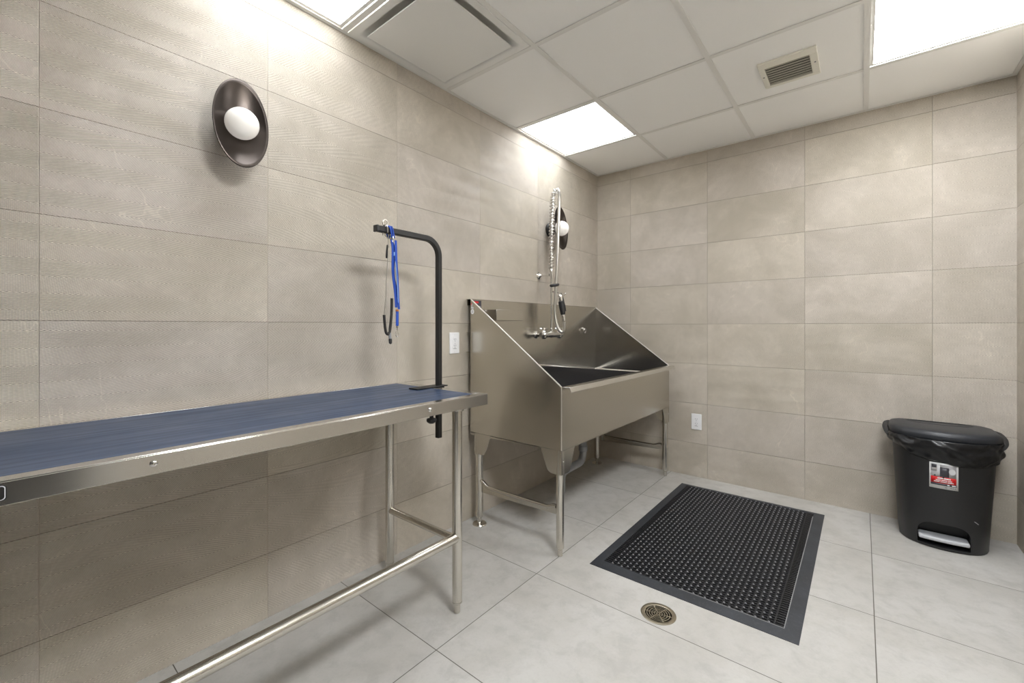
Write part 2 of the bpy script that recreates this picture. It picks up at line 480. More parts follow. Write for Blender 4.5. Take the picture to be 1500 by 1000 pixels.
# ------------------------------------------------------------------ square plaque diffuser
x0, x1, y0, y1 = cell(*DIFF); cx, cy = (x0+x1)/2, (y0+y1)/2
t = thing('air_diffuser', 'square white plaque air diffuser in the ceiling above the grooming arm', 'air diffuser', (cx, cy, H))
bm = bm_new()
def sqring(h, z, rad):
    pts = []
    for sx, sy, a0 in ((1,1,0), (-1,1,PI/2), (-1,-1,PI), (1,-1,3*PI/2)):
        for k in range(5):
            a = a0+PI/2*k/4; pts.append((cx+sx*(h-rad)+rad*math.cos(a), cy+sy*(h-rad)+rad*math.sin(a), z))
    return [bm.verts.new(p) for p in pts]
rings = [sqring(h, z, r_) for h, z, r_ in ((.291, H+.004, .002), (.291, H-.002, .003), (.262, H-.003, .012), (.252, H+.002, .02), (.240, H+.026, .03), (.215, H+.055, .04), (.16, H+.075, .04))]
for A, C in zip(rings, rings[1:]):
    for k in range(20): bm.faces.new((A[k], A[(k+1) % 20], C[(k+1) % 20], C[k]))
bm.faces.new(rings[-1])
o = obj('frame', bm, M['white_metal'], t, angle=50)
md = o.modifiers.new('s', 'SOLIDIFY'); md.thickness = .002
bm = bm_new(); box(bm, cx-.231, cx+.231, cy-.231, cy+.231, H-.012, H-.006)
obj('plaque', bm, M['white_metal'], t, bevel=.003)
for sx in (-1, 1):
    bm = bm_new(); box(bm, cx+sx*.12-.006, cx+sx*.12+.006, cy-.006, cy+.006, H-.006, H+.075); obj('hanger', bm, M['white_metal'], t)

# ------------------------------------------------------------------ louvred vent
VX0, VX1, VY0, VY1 = 1.385, 1.630, -.945, -.675
t = thing('air_vent', 'cream louvred air vent with dark slots set in a ceiling tile', 'air vent', ((VX0+VX1)/2, (VY0+VY1)/2, H))
ix0, ix1, iy0, iy1 = VX0+.022, VX1-.028, VY0+.04, VY1-.025
ix0, ix1, iy0, iy1 = 1.410, 1.598, -.893, -.700
bm = bm_new()
zt, zb = H+.0045, H-.006
for (a0, a1, b0, b1) in ((VX0, VX1, VY0, iy0), (VX0, VX1, iy1, VY1), (VX0, ix0, iy0, iy1), (ix1, VX1, iy0, iy1)): box(bm, a0, a1, b0, b1, zb, zt)
obj('frame', bm, M['cream_metal'], t, bevel=.002)
bm = bm_new(); box(bm, ix0, ix1, iy0, iy1, H+.0035, H+.0044); obj('duct_void', bm, M['vent_void'], t)
n = 8
for k in range(n):
    yc = iy0+(k+.5)*(iy1-iy0)/n; bm = bm_new()
    prism(bm, [(-.0042, .0010), (-.0034, .0022), (.0030, -.0032), (.0022, -.0045)], lambda u, v, w_: (w_, yc+u*.75, H+v-.0005), ix0, ix1)
    obj('slat', bm, M['vent_dark'], t)
for px in (VX0+.011, VX1-.014):
    bm = bm_new(); lathe(bm, [(.0042, 0), (.0042, .0012), (.0025, .002)], 12, axis_mat((px, (VY0+VY1)/2, zb), (0, 0, -1))); obj('screw', bm, M['slot'], t)

# ------------------------------------------------------------------ wall sconces
t = thing('wall_sconce', 'dark bronze oval dish wall sconce with white globe above the grooming table', 'wall light', (0, 0, 0), 'wall sconces')
SC = t
bm = bm_new(); lathe(bm, [(.052, 0), (.052, .012), (.046, .018), (.014, .022), (.014, .068), (.020, .072)], 32, axis_mat((0, 0, 0), (1, 0, 0)))
obj('wall_plate', bm, M['black'], t)
bm = bm_new(); NR, NS = 12, 56; tilt = Matrix.Rotation(math.radians(-4.5), 4, 'Y')
grid = []
for i in range(NR+1):
    rr = i/NR; row = []
    for k in range(NS):
        a = 2*PI*k/NS
        yy, zz = .088*rr*math.cos(a), .158*rr*math.sin(a)
        xx = .030*(rr**2.2)
        row.append(bm.verts.new(Matrix.Translation((.072, 0, 0)) @ (tilt @ Vector((xx, yy, zz)))))
    grid.append(row)
for i in range(1, NR):
    for k in range(NS): bm.faces.new((grid[i][k], grid[i][(k+1) % NS], grid[i+1][(k+1) % NS], grid[i+1][k]))
cv = bm.verts.new((.072, 0, 0))
for k in range(NS): bm.faces.new((cv, grid[1][(k+1) % NS], grid[1][k]))
for v in grid[0]: bm.verts.remove(v)
o = obj('dish', bm, M['bronze'], t, angle=80)
md = o.modifiers.new('s', 'SOLIDIFY'); md.thickness = .003; md.offset = 0
bm = bm_new(); sphere(bm, (.105, 0, -.001), .053, 40); obj('globe', bm, M['globe'], t)
SC.location = (0, -2.818, 1.846)
dup(SC, 'dark bronze oval dish wall sconce with white globe behind the spray hose', (0, -.745, 1.842))

# ------------------------------------------------------------------ wall outlets
t = thing('wall_outlet', 'white wall outlet between the grooming arm and the dog wash sink', 'outlet', (0, 0, 0), 'wall outlets')
WO = t
bm = bm_new(); box(bm, 0, .006, -.037, .037, -.06, .06); obj('cover_plate', bm, M['white_plastic'], t, bevel=.003)
bm = bm_new(); box(bm, .0055, .0085, -.0165, .0165, -.033, .033); rc = obj('receptacle', bm, M['white_plastic'], t, bevel=.001)
bm = bm_new()
for s in (1, -1):
    zc = s*.0175
    for sy in (-.0062, .0062): box(bm, .0082, .0088, sy-.0011, sy+.0011, zc+.001, zc+.0085)
    lathe(bm, [(.0024, 0), (.0024, .0006)], 10, axis_mat((.0082, 0, zc-.0055), (1, 0, 0)))
box(bm, .0082, .0088, -.005, .005, -.002, -.0008); box(bm, .0082, .0088, -.011, .011, -.0325, -.0305)
obj('slots', bm, M['slot'], rc)
for sz in (-.048, .048):
    bm = bm_new(); lathe(bm, [(.003, 0), (.003, .0012), (.002, .0018)], 10, axis_mat((.006, 0, sz), (1, 0, 0))); obj('screw', bm, M['white_plastic'], t)
WO.location = (0, -1.707, 1.038)
dup(WO, 'white wall outlet low on the back wall right of the dog wash sink', (.828, 0, .414), -PI/2)

# ------------------------------------------------------------------ grooming table
TX0, TX1, TY0, TY1, TZ = .012, .590, -3.90, -2.072, .856
t = thing('grooming_table', 'long stainless steel grooming table with navy rubber top on tube legs', 'table', (.3, -2.98, 0))
bm = bm_new(); th = .0025; AP = .046
box(bm, TX0, TX1, TY0, TY1, TZ-.006, TZ-.0035)                        # pan
for (a0, a1, b0, b1) in ((TX1-.036, TX1, TY0, TY1), (TX0, TX0+.022, TY0, TY1), (TX0+.022, TX1-.036, TY1-.046, TY1), (TX0+.022, TX1-.036, TY0, TY0+.046)):
    box(bm, a0, a1, b0, b1, TZ-.0036, TZ)                              # raised rim
box(bm, TX1-th, TX1, TY0, TY1, TZ-AP, TZ-.003); box(bm, TX0, TX0+th, TY0, TY1, TZ-AP, TZ-.003)
box(bm, TX0+th, TX1-th, TY1-th, TY1, TZ-AP, TZ-.003); box(bm, TX0+th, TX1-th, TY0, TY0+th, TZ-AP, TZ-.003)
box(bm, TX1-.018, TX1-th, TY0, TY1, TZ-AP, TZ-AP+.0025)
obj('tabletop', bm, M['steel_top'], t, bevel=.0012)
bm = bm_new(); box(bm, TX0+.022, TX1-.037, TY0+.047, TY1-.047, TZ-.0034, TZ-.0004); obj('rubber_top', bm, M['navy'], t, bevel=.0008)
LR = .0195
legs = []
for lx in (.100, .548):
    for ly in (-2.205, -3.77):
        bm = bm_new(); tube(bm, [(lx, ly, .044), (lx, ly, TZ-.006)], LR, 24)
        lg = obj('leg', bm, M['steel_tube'], t); legs.append(lg)
        bm = bm_new(); lathe(bm, [(.0105, 0), (.0125, .003), (.0125, .034), (.0195, .040), (.0195, .046)], 24, Matrix.Translation((lx, ly, 0)))
        obj('foot', bm, M['steel_tube'], lg)
        bm = bm_new(); lathe(bm, [(.030, 0), (.026, -.05), (.0195, -.052)], 24, Matrix.Translation((lx, ly, TZ-.006))); obj('leg_socket', bm, M['steel_tube'], lg)
SZ = .298
bm = bm_new(); tube(bm, [(.548, -2.205, SZ), (.548, -3.77, SZ)], .0190, 24); obj('stretcher', bm, M['steel_tube'], t)
for ly in (-2.205, -3.77):
    bm = bm_new(); tube(bm, [(.100, ly, SZ-.012), (.548, ly, SZ-.012)], .0150, 20); obj('stretcher', bm, M['steel_tube'], t)
for ly in (-2.378, -3.157):
    bm = bm_new(); lathe(bm, [(.0075, 0), (.0075, .001), (.0050, .0035), (.0025, .0042), (.0022, .002)], 16, axis_mat((TX1, ly, .834), (1, 0, 0)))
    obj('screw', bm, M['chrome'], t)
bm = bm_new(); yb = -3.412
def rr(cy_, cz_, hy, hz, rad):
    p = []
    for sx, sy, a0 in ((1,1,0), (-1,1,PI/2), (-1,-1,PI), (1,-1,3*PI/2)):
        for k in range(6):
            a = a0+PI/2*k/5; p.append((cy_+sx*(hy-rad)+rad*math.cos(a), cz_+sy*(hz-rad)+rad*math.sin(a)))
    return p
prism(bm, rr(yb, .834, .046, .0145, .006), lambda u, v, w_: (w_, u, v), TX1-.0005, TX1+.0008)
pl = obj('badge', bm, M['black'], t)
bm = bm_new(); prism(bm, rr(yb, .834, .0445, .0130, .005), lambda u, v, w_: (w_, u, v), TX1+.0007, TX1+.0012); obj('badge_border', bm, M['photo_light'], pl)
bm = bm_new(); prism(bm, rr(yb, .834, .0432, .0117, .0045), lambda u, v, w_: (w_, u, v), TX1+.0011, TX1+.0016); obj('badge_face', bm, M['black'], pl)

# ------------------------------------------------------------------ grooming arm clamped to the table end
PX, PY, AZ = .270, -2.0575, 1.530
t = thing('grooming_post', 'black square-tube grooming arm clamped to the end of the table', 'grooming arm', (PX, PY, TZ))
pts = [(PX, PY, .618), (PX, PY, 1.0), (PX, PY, AZ-.075)]
pts += [(PX, PY-.075+.075*math.cos(a), AZ-.075+.075*math.sin(a)) for a in [PI/2*k/10 for k in range(1, 11)]]
pts += [(PX, -2.25, AZ), (PX, -2.388, AZ)]
bm = bm_new(); sqtube(bm, pts, .0125, (1, 0, 0)); obj('pole', bm, M['black'], t)
bm = bm_new(); box(bm, PX-.0135, PX+.0135, -2.394, -2.384, AZ-.0135, AZ+.0135); obj('end_cap', bm, M['black_plastic'], t, bevel=.002)
bm = bm_new()
box(bm, PX-.030, PX+.030, -2.205, PY+.030, TZ+.0006, TZ+.0056); obj('clamp_plate', bm, M['black'], t, bevel=.0015)
bm = bm_new(); box(bm, PX-.018, PX+.018, PY+.013, PY+.019, .775, TZ+.0006); box(bm, PX-.018, PX-.0128, PY-.012, PY+.013, .775, .802); box(bm, PX+.0128, PX+.018, PY-.012, PY+.013, .775, .802)
box(bm, PX-.018, PX+.018, -2.135, PY-.0128, .775, .781)
obj('clamp_bracket', bm, M['black'], t, bevel=.001)
bm = bm_new(); tube(bm, [(PX, -2.100, .725), (PX, -2.100, .848)], .005, 12); obj('clamp_screw', bm, M['chrome_dull'], t)
bm = bm_new(); lathe(bm, [(.0, .690), (.012, .691), (.024, .700), (.026, .708), (.022, .713), (.010, .716), (.010, .740), (0, .741)], 7, Matrix.Translation((PX, -2.100, 0))); obj('knob', bm, M['black_plastic'], t, bevel=.002)
bm = bm_new(); tube(bm, [(PX, -2.347, AZ+.011), (PX, -2.347, AZ+.022)], .004, 10)
tube(bm, [(PX, -2.347+.012*math.cos(a), AZ+.031+.012*math.sin(a)) for a in [2*PI*k/20 for k in range(20)]], .0028, 10, closed=True)
obj('eye_bolt', bm, M['chrome'], t)
bm = bm_new(); tube(bm, [(PX, -2.356, AZ-.012), (PX, -2.356, AZ-.024)], .0036, 10); obj('screw_end', bm, M['chrome_dull'], t)

# blue leash, doubled over the arm
LX = PX
t = thing('dog_leash', 'blue nylon leash with a chrome clip looped over the grooming arm', 'leash', (LX, -2.325, AZ))
bm = bm_new(); Y0 = -2.330; rr_ = .0165
for off, yo in ((0, 0), (.0, .010)):
    pts = [(LX+.0165*s_, Y0+yo+y_*1.0, z_) for s_, y_, z_ in ((1, .006, AZ-.030), (1, .001, AZ-.008), (.95, -.004, AZ+.012), (.6, -.007, AZ+.0165), (-.6, -.007, AZ+.0165), (-.95, -.004, AZ+.010), (-1, .003, AZ-.012), (-.7, .010, AZ-.030))]
    tube(bm, smooth_path(pts, 5), .0042, 10, flat=.0022)
obj('loop', bm, M['blue'], t)
bm = bm_new(); lathe(bm, [(.004, 0), (.006, -.004), (.006, -.014), (.004, -.02), (.0085, -.024), (.0085, -.030), (.004, -.036), (.004, -.046)], 14, Matrix.Translation((LX+.012, -2.323, AZ-.018)))
tube(bm, [(LX+.012+.009*math.cos(a), -2.323+.009*math.sin(a)*.4, AZ-.030+.011*math.sin(a)) for a in [2*PI*k/16 for k in range(16)]], .0022, 8, closed=True)
obj('swivel_ring', bm, M['chrome'], t)
ends = []
for dx, dy0, dy1, zt_, zb_, rad in ((.006, -.010, -.004, 1.492, 1.212, .0058), (.012, .006, .007, 1.490, 1.205, .0058), (.000, .000, .001, 1.490, 1.255, .0052)):
    bm = bm_new()
    pts = [(LX+.010+dx+.004*math.sin(k*.9), -2.319+dy0+(dy1-dy0)*k/8+.018*(k/8)+.003*math.sin(k*1.1+dx*200), zt_+(zb_-zt_)*k/8) for k in range(9)]
    tube(bm, smooth_path(pts, 4), rad, 10, flat=rad*.55); obj('strand', bm, M['blue'], t)
bm = bm_new(); tube(bm, smooth_path([(LX+.024, -2.316, 1.425), (LX+.026, -2.312, 1.38), (LX+.025, -2.304, 1.30), (LX+.024, -2.300, 1.22)], 5), .0016, 8); obj('tracer_cord', bm, M['blue_light'], t)
bm = bm_new(); box(bm, LX+.021, LX+.026, -2.322, -2.312, 1.425, 1.44); obj('stitched_tab', bm, M['blue_light'], t, bevel=.001)
bm = bm_new(); tube(bm, [(LX+.016, -2.299, 1.204), (LX+.016, -2.299, 1.196)], .0066, 12); obj('band', bm, M['orange'], t)
bm = bm_new(); tube(bm, [(LX+.016, -2.299, 1.197), (LX+.016, -2.299, 1.165), (LX+.016, -2.299, 1.136)], .0068, 12, flat=.0045); obj('stitched_end', bm, M['blue'], t)
bm = bm_new(); lathe(bm, [(.002, 0), (.0048, -.003), (.0048, -.008), (.0025, -.011), (.0025, -.022)], 12, Matrix.Translation((LX+.016, -2.299, 1.137)))
tube(bm, smooth_path([(LX+.016, -2.299, 1.116), (LX+.016, -2.306, 1.108), (LX+.016, -2.306, 1.096), (LX+.016, -2.299, 1.090), (LX+.016, -2.292, 1.097), (LX+.016, -2.293, 1.108)], 5), .0021, 8)
obj('snap_clip', bm, M['chrome'], t)

# cable noose with rubber sleeve, hung on the same spot
t = thing('grooming_noose', 'thin cable grooming noose with black rubber sleeve hanging from the arm', 'grooming loop', (LX, -2.34, AZ))
NX = LX+.004
bm = bm_new()
tube(bm, smooth_path([(NX+.012, -2.345, AZ-.012), (NX+.016, -2.352, AZ+.016), (NX-.010, -2.352, AZ+.0165), (NX-.016, -2.345, AZ-.01), (NX+.002, -2.338, AZ-.035)], 5), .0022, 8)
tube(bm, smooth_path([(NX+.014, -2.343, AZ-.020), (NX+.006, -2.338, AZ-.045), (NX+.004, -2.340, 1.40), (NX+.004, -2.346, 1.32), (NX+.004, -2.348, 1.26), (NX+.004, -2.353, 1.22), (NX+.004, -2.357, 1.175)], 5), .0016, 8)
tube(bm, smooth_path([(NX+.004, -2.348, 1.26), (NX+.003, -2.344, 1.20), (NX+.003, -2.337, 1.13), (NX+.003, -2.336, 1.11)], 5), .0014, 8)
obj('cable', bm, M['chrome_dull'], t)
bm = bm_new()
tube(bm, smooth_path([(NX+.004, -2.357, 1.180), (NX+.004, -2.354, 1.145), (NX+.004, -2.349, 1.112), (NX+.004, -2.340, 1.101), (NX+.004, -2.331, 1.110), (NX+.004, -2.325, 1.150), (NX+.004, -2.321, 1.20), (NX+.004, -2.320, 1.250)], 6), .0056, 12)
obj('rubber_sleeve', bm, M['rubber_sleeve'], t)
bm = bm_new(); tube(bm, [(NX+.004, -2.331, 1.106), (NX+.004, -2.328, 1.083)], .0058, 12); obj('collar', bm, M['pvc'], t)
bm = bm_new(); tube(bm, [(NX+.004, -2.328, 1.084), (NX+.004, -2.327, 1.078), (NX+.004, -2.326, 1.064), (NX+.004, -2.326, 1.060)], [.005, .0075, .0065, .003], 12); obj('slide_lock', bm, M['black_plastic'], t)
bm = bm_new(); tube(bm, smooth_path([(NX-.004, -2.334, AZ-.060), (NX-.004, -2.337, AZ-.085), (NX-.004, -2.339, AZ-.115)], 4), [.004]+[.005]*6+[.005, .004], 10); obj('swivel_sleeve', bm, M['black_plastic'], t)

# ------------------------------------------------------------------ dog wash sink
SX0, SX1, SY0, SY1 = .040, .660, -1.615, -.110
t = thing('dog_wash_sink', 'stainless steel dog wash sink with high sloping sides in the corner', 'sink', (.35, -.86, 0))
TP, LP = 1.290, .836
def side(y0, y1):
    bm = bm_new()
    prism(bm, [(SX0, .507), (SX1, .526), (SX1, LP), (SX0, TP)], lambda u, v, w_: (u, w_, v), y0, y1)
    return bm
def hem(y):
    bm = bm_new(); tube(bm, [(SX0+.002, y, TP-.001), (SX1-.001, y, LP)], .0036, 12); return bm
pa = obj('side_panel', side(SY0, SY0+.003), M['steel'], t)
pb = obj('side_panel', side(SY1-.003, SY1), M['steel_tub'], t)
obj('edge_hem', hem(SY0+.0015), M['steel_edge'], pa); obj('edge_hem', hem(SY1-.0015), M['steel_edge'], pb)
bm = bm_new(); tube(bm, [(SX1-.002, SY0+.002, .526), (SX1-.002, SY0+.002, LP)], .0028, 12); obj('corner_highlight', bm, M['steel_edge'], pa)  # thin pale tube added as the highlight down the corner
bm = bm_new(); box(bm, SX0, SX0+.003, SY0+.003, SY1-.003, .507, TP)
box(bm, .003, SX0+.003, SY0, SY1, TP-.001, TP+.0015); box(bm, .003, .0055, SY0+.01, SY1, TP-.035, TP-.001)
obj('backsplash', bm, M['steel'], t)
bm = bm_new()   # hollow hanging rail behind the splash
box(bm, .004, SX0, SY0+.002, SY1, 1.096, 1.099); box(bm, .004, SX0, SY0+.002, SY1, .982, .985); box(bm, .003, .006, SY0+.05, SY1, .985, 1.096); box(bm, SX0-.003, SX0, SY0+.004, SY1, .985, 1.096)
obj('wall_rail', bm, M['steel'], t)
bm = bm_new(); box(bm, SX1-.003, SX1, SY0+.003, SY1-.003, .524, LP); box(bm, SX0, SX1, SY0, SY1, .522, .525)
obj('front_panel', bm, M['steel'], t)
bm = bm_new()
prism(bm, [(SX1-.002, SY0), (SX1+.040, SY0+.012), (SX1+.040, SY1-.004), (SX1-.002, SY1)], lambda u, v, w_: (u, v, w_), LP-.0025, LP+.0015)
prism(bm, [(SX1+.036, LP+.0012), (SX1+.040, LP+.0014), (SX1+.048, LP-.023), (SX1+.0445, LP-.024)], lambda u, v, w_: (u, w_, v), SY0+.012, SY1-.004)
obj('rolled_lip', bm, M['steel_top'], t, bevel=.0012)
# tub floor sheet with coved edge (rises gently away from the corner)
def zf(y):
    s_ = (SY1-y)
    return .768 + .108*min(s_, .80) + .02*max(0, min(s_-.80, .8))*.5
bm = bm_new(); ny = 24
rows = []
for k in range(ny+1):
    y = SY1-.003-(SY1-SY0-.006)*k/ny; z = min(zf(y), .858); rows.append([bm.verts.new((SX0+.003, y, z+.012)), bm.verts.new((SX0+.0065, y, z+.004)), bm.verts.new((SX0+.015, y, z)), bm.verts.new((SX0+.022, y, z-.003))])
for A, C in zip(rows, rows[1:]):
    for i in range(3): bm.faces.new((A[i], A[i+1], C[i+1], C[i]))
xs = [SX0+.003+(SX1-SX0-.006)*k/12 for k in range(13)]; rows = []
for x in xs:
    z = zf(SY1); rows.append([bm.verts.new((x, SY1-.003, z+.012)), bm.verts.new((x, SY1-.0065, z+.004)), bm.verts.new((x, SY1-.015, z)), bm.verts.new((x, SY1-.022, z-.003))])
for A, C in zip(rows, rows[1:]):
    for i in range(3): bm.faces.new((A[i], A[i+1], C[i+1], C[i]))
o = obj('tub_cove', bm, M['steel_top'], t, angle=60)
# legs
for lx, ly, front in ((.638, -1.594, 1), (.638, -.131, 1), (.092, -1.594, 0), (.092, -.185, 0)):
    bm = bm_new(); tube(bm, [(lx, ly, .046), (lx, ly, .42)], .0200, 24); lg = obj('leg', bm, M['steel_tube'], t)
    bm = bm_new()
    if front: lathe(bm, [(.0100, 0), (.0125, .003), (.0125, .034), (.0195, .041), (.0195, .048)], 24, Matrix.Translation((lx, ly, 0)))
    else: lathe(bm, [(.040, 0), (.041, .003), (.038, .007), (.016, .012), (.0125, .016), (.0125, .038), (.0195, .044), (.0195, .048)], 28, Matrix.Translation((lx, ly, 0)))
    obj('foot', bm, M['steel_tube'], lg)
    # gusset: folded plate round the leg
    bm = bm_new(); dy = 1 if ly < -.8 else -1; dx = -1 if front else 1
    zt_, zb_ = .524, .405
    poly = [(-.022, 0), (.104, 0), (.070, -.085), (.060, -.108), (.042, -.118), (-.022, -.118)]
    yo = ly-dy*.0200; xo = lx-dx*.0200
    prism(bm, poly, lambda u, v, w_: (lx+dx*u, w_, zt_+v), yo-.0012, yo+.0012)
    prism(bm, poly, lambda u, v, w_: (w_, ly+dy*u, zt_+v), xo-.0012, xo+.0012)
    tube(bm, [(lx, ly, zb_-.002), (lx, ly, zt_)], .0222, 20)
    g = obj('gusset', bm, M['steel'], lg)
    bm = bm_new(); sphere(bm, (lx-dx*.0218 if front else lx-.0215, ly-dy*.004, .470), .0042, 10); obj('screw', bm, M['chrome'], lg)
# pressed side stretchers
def stretch(ly):
    bm = bm_new()
    top = [(.112, .256), (.126, .252), (.142, .241), (.160, .234), (.20, .231), (.53, .231), (.565, .234), (.585, .240), (.602, .247), (.618, .247)]
    bot = [(.618, .200), (.60, .200), (.112, .186)]
    prism(bm, top+bot, lambda u, v, w_: (u, w_, v), ly-.0015, ly+.0015)
    tube(bm, smooth_path([(u, ly-.004, v-.006) for u, v in top], 3), .0105, 14)
    return bm
for ly in (-1.594, -.150):
    obj('side_stretcher', stretch(ly), M['steel'], t)
# soap box on the splash
bx0, bx1, by0, by1, bz0, bz1 = SX0+.003, .150, -1.512, -1.262, 1.167, 1.231
bm = bm_new(); tk = .0025
box(bm, bx1-tk, bx1, by0, by1, bz0, bz1); box(bm, bx0, bx1-tk, by0, by0+tk, bz0, bz1); box(bm, bx0, bx1-tk, by1-tk, by1, bz0, bz1); box(bm, bx0, bx1-tk, by0+tk, by1-tk, bz0, bz0+tk)
obj('soap_box', bm, M['steel'], t, bevel=.0016)
# leash ring
bm = bm_new(); lathe(bm, [(.014, 0), (.014, .003), (.005, .005), (.005, .018)], 18, axis_mat((SX0+.003, -.330, 1.112), (1, 0, 0)))
tube(bm, [(SX0+.020+.004*math.sin(a), -.330+.017*math.cos(a), 1.094+.019*math.sin(a)) for a in [2*PI*k/24 for k in range(24)]], .0042, 10, closed=True)
obj('tie_ring', bm, M['chrome'], t)
# stickers
def decal(name, mat, parent, f, poly, e=.0006, e0=0):
    bm = bm_new(); prism(bm, poly, f, e0, e); return obj(name, bm, mat, parent)
fb = lambda u, v, w_: (SX0+.003+w_, u, v)
d = decal('sticker', M['photo_dark'], t, fb, [(-1.604, 1.242), (-1.528, 1.242), (-1.528, 1.284), (-1.604, 1.284)])
decal('sticker_heading', M['red'], d, fb, [(-1.590, 1.268), (-1.552, 1.268), (-1.552, 1.279), (-1.590, 1.279)], .0010, .0005)
decal('sticker_text', M['photo_grey'], d, fb, [(-1.556, 1.247), (-1.534, 1.247), (-1.534, 1.252), (-1.556, 1.252)], .0010, .0005)
d2 = decal('sticker', M['photo_light'], t, fb, [(-1.544, 1.222), (-1.528, 1.222), (-1.528, 1.241), (-1.544, 1.241)])
fl = lambda u, v, w_: (u, SY0-w_, v)
d = decal('sticker', M['photo_grey'], t, fl, [(.0445, 1.247), (.0580, 1.247), (.0580, 1.262), (.0445, 1.262)])
decal('sticker_heading', M['red'], d, fl, [(.0450, 1.256), (.0500, 1.256), (.0500, 1.268), (.0450, 1.268)], .0010, .0002)
d = decal('sticker', M['photo_light'], t, fl, [(.0455, 1.236), (.0640, 1.233), (.0640, 1.243), (.0455, 1.246)])
c_ = (.0560, 1.217)
d = decal('round_sticker', M['paper'], t, fl, [(c_[0]+.0125*math.cos(a), c_[1]+.0150*math.sin(a)) for a in [2*PI*k/24 for k in range(24)]])
decal('sticker_mark', M['photo_grey'], d, fl, [(c_[0]+.0062*math.cos(a), c_[1]+.0075*math.sin(a)) for a in [2*PI*k/20 for k in range(20)]], .0010, .0005)
decal('sticker_mark_center', M['paper'], d, fl, [(c_[0]+.0030*math.cos(a), c_[1]+.0036*math.sin(a)) for a in [2*PI*k/20 for k in range(20)]], .0014, .0009)

# rubber mat lying in the tub
bm = bm_new(); rows = []
for k in range(ny+1):
    y = SY1-.024-(SY1-SY0-.040)*k/ny; z = min(zf(y), .858)
    row = []
    for i in range(9):
        x = SX0+.024+(SX1-.012-SX0-.024)*i/8
        row.append(bm.verts.new((x, y, z+.001-(max(0, z-.80))*1.05*(i/8)**1.2)))
    rows.append(row)
for A, C in zip(rows, rows[1:]):
    for i in range(8): bm.faces.new((A[i], A[i+1], C[i+1], C[i]))
o = obj('tub_mat', bm, M['tub_rubber'])
md = o.modifiers.new('s', 'SOLIDIFY'); md.thickness = .012; md.offset = -1
tag(o, 'black rubber mat lying inside the dog wash sink', 'rubber mat')

# ------------------------------------------------------------------ spray faucet on the splash
RX, RY = .110, -.884
t = thing('spray_faucet', 'chrome pre-rinse spray faucet with spring hose above the dog wash sink', 'faucet', (SX0, RY, 1.07))
bm = bm_new()
tube(bm, [(RX, -1.015, 1.075), (RX, -.99, 1.075), (RX, -.985, 1.075), (RX, -.80, 1.072), (RX, -.785, 1.072), (RX, -.755, 1.072)], [.014, .014, .019, .019, .016, .016], 20)
for yy in (-.975, -.785):
    lathe(bm, [(.026, 0), (.026, .004), (.016, .008), (.012, .012), (.012, .07)], 20, axis_mat((SX0+.003, yy, 1.074), (1, 0, 0)))
    lathe(bm, [(.014, -.028), (.018, -.018), (.019, .010), (.013, .018), (.010, .030)], 16, Matrix.Translation((RX, yy, 1.074)))
lathe(bm, [(.016, 0), (.016, .012), (.012, .016), (.012, .036), (.009, .040)], 16, Matrix.Translation((RX, RY, 1.080)))
obj('valve_body', bm, M['chrome'], t)
for yy, sg in ((-.975, -1), (-.785, 1)):
    bm = bm_new(); lathe(bm, [(.012, 0), (.014, .004), (.012, .016), (.006, .020)], 14, Matrix.Translation((RX, yy, 1.104)))
    for a in (0.3, .3+PI/2, .3+PI, .3+1.5*PI):
        tube(bm, [(RX, yy, 1.114), (RX+.028*math.cos(a), yy+.028*math.sin(a), 1.117)], [.0045, .0055], 10)
    obj('tap_handle', bm, M['chrome'], t)
bm = bm_new(); tube(bm, [(RX, RY, 1.115), (RX, RY, 1.52)], .0085, 16); lathe(bm, [(.012, 0), (.013, .02), (.010, .03)], 16, Matrix.Translation((RX, RY, 1.505))); obj('riser', bm, M['chrome'], t)
bm = bm_new()
lathe(bm, [(.026, 0), (.026, .004), (.016, .010), (.010, .020), (.0055, .026), (.0055, .075), (.010, .080), (.010, .095)], 18, axis_mat((0, RY, 1.492), (1, 0, 0)))
lathe(bm, [(.014, 0), (.014, .024)], 16, Matrix.Translation((RX, RY, 1.480)))
obj('wall_bracket', bm, M['chrome'], t)
# hose: up inside the spring, over the top, down in front, back up to the spray valve
top = 2.035
up = [(RX, RY, 1.52), (RX, RY, 1.70), (RX+.006, RY, 1.88), (RX+.012, RY, 2.0)]
over = [(RX+.018, RY+.002, top+.025), (RX+.036, RY+.006, top+.043), (RX+.054, RY+.010, top+.028), (RX+.058, RY+.010, 1.99)]
down = [(RX+.052, RY+.008, 1.80), (RX+.045, RY+.006, 1.60), (RX+.034, RY+.004, 1.40), (RX+.026, RY+.002, 1.25), (RX+.034, RY+.004, 1.17), (RX+.052, RY+.012, 1.110), (RX+.070, RY+.026, 1.093), (RX+.082, RY+.034, 1.112), (RX+.082, RY+.034, 1.165)]
hose = smooth_path(up+over+down, 10)
bm = bm_new(); tube(bm, hose, .0112, 16); obj('hose', bm, M['chrome_dull'], t)
core = [Vector(p) for p in smooth_path(up+over[:3], 40)]
L = [0]
for a, c in zip(core, core[1:]): L.append(L[-1]+(c-a).length)
def at(s_):
    i = 0
    while i < len(L)-2 and L[i+1] < s_: i += 1
    f = (s_-L[i])/max(1e-9, L[i+1]-L[i]); return core[i].lerp(core[i+1], f), (core[i+1]-core[i]).normalized()
sp = []; turns = 27; NN = turns*12
for k in range(NN+1):
    c, d = at(.012+(L[-1]-.012)*k/NN); n_, b_ = frame_from(d); a = 2*PI*turns*k/NN
    n_ = (Vector((0, 1, 0))-d*d.y).normalized(); b_ = d.cross(n_)
    sp.append(c+n_*.0185*math.cos(a)+b_*.0185*math.sin(a))
bm = bm_new(); tube(bm, sp, .0030, 8); obj('spring', bm, M['chrome'], t)
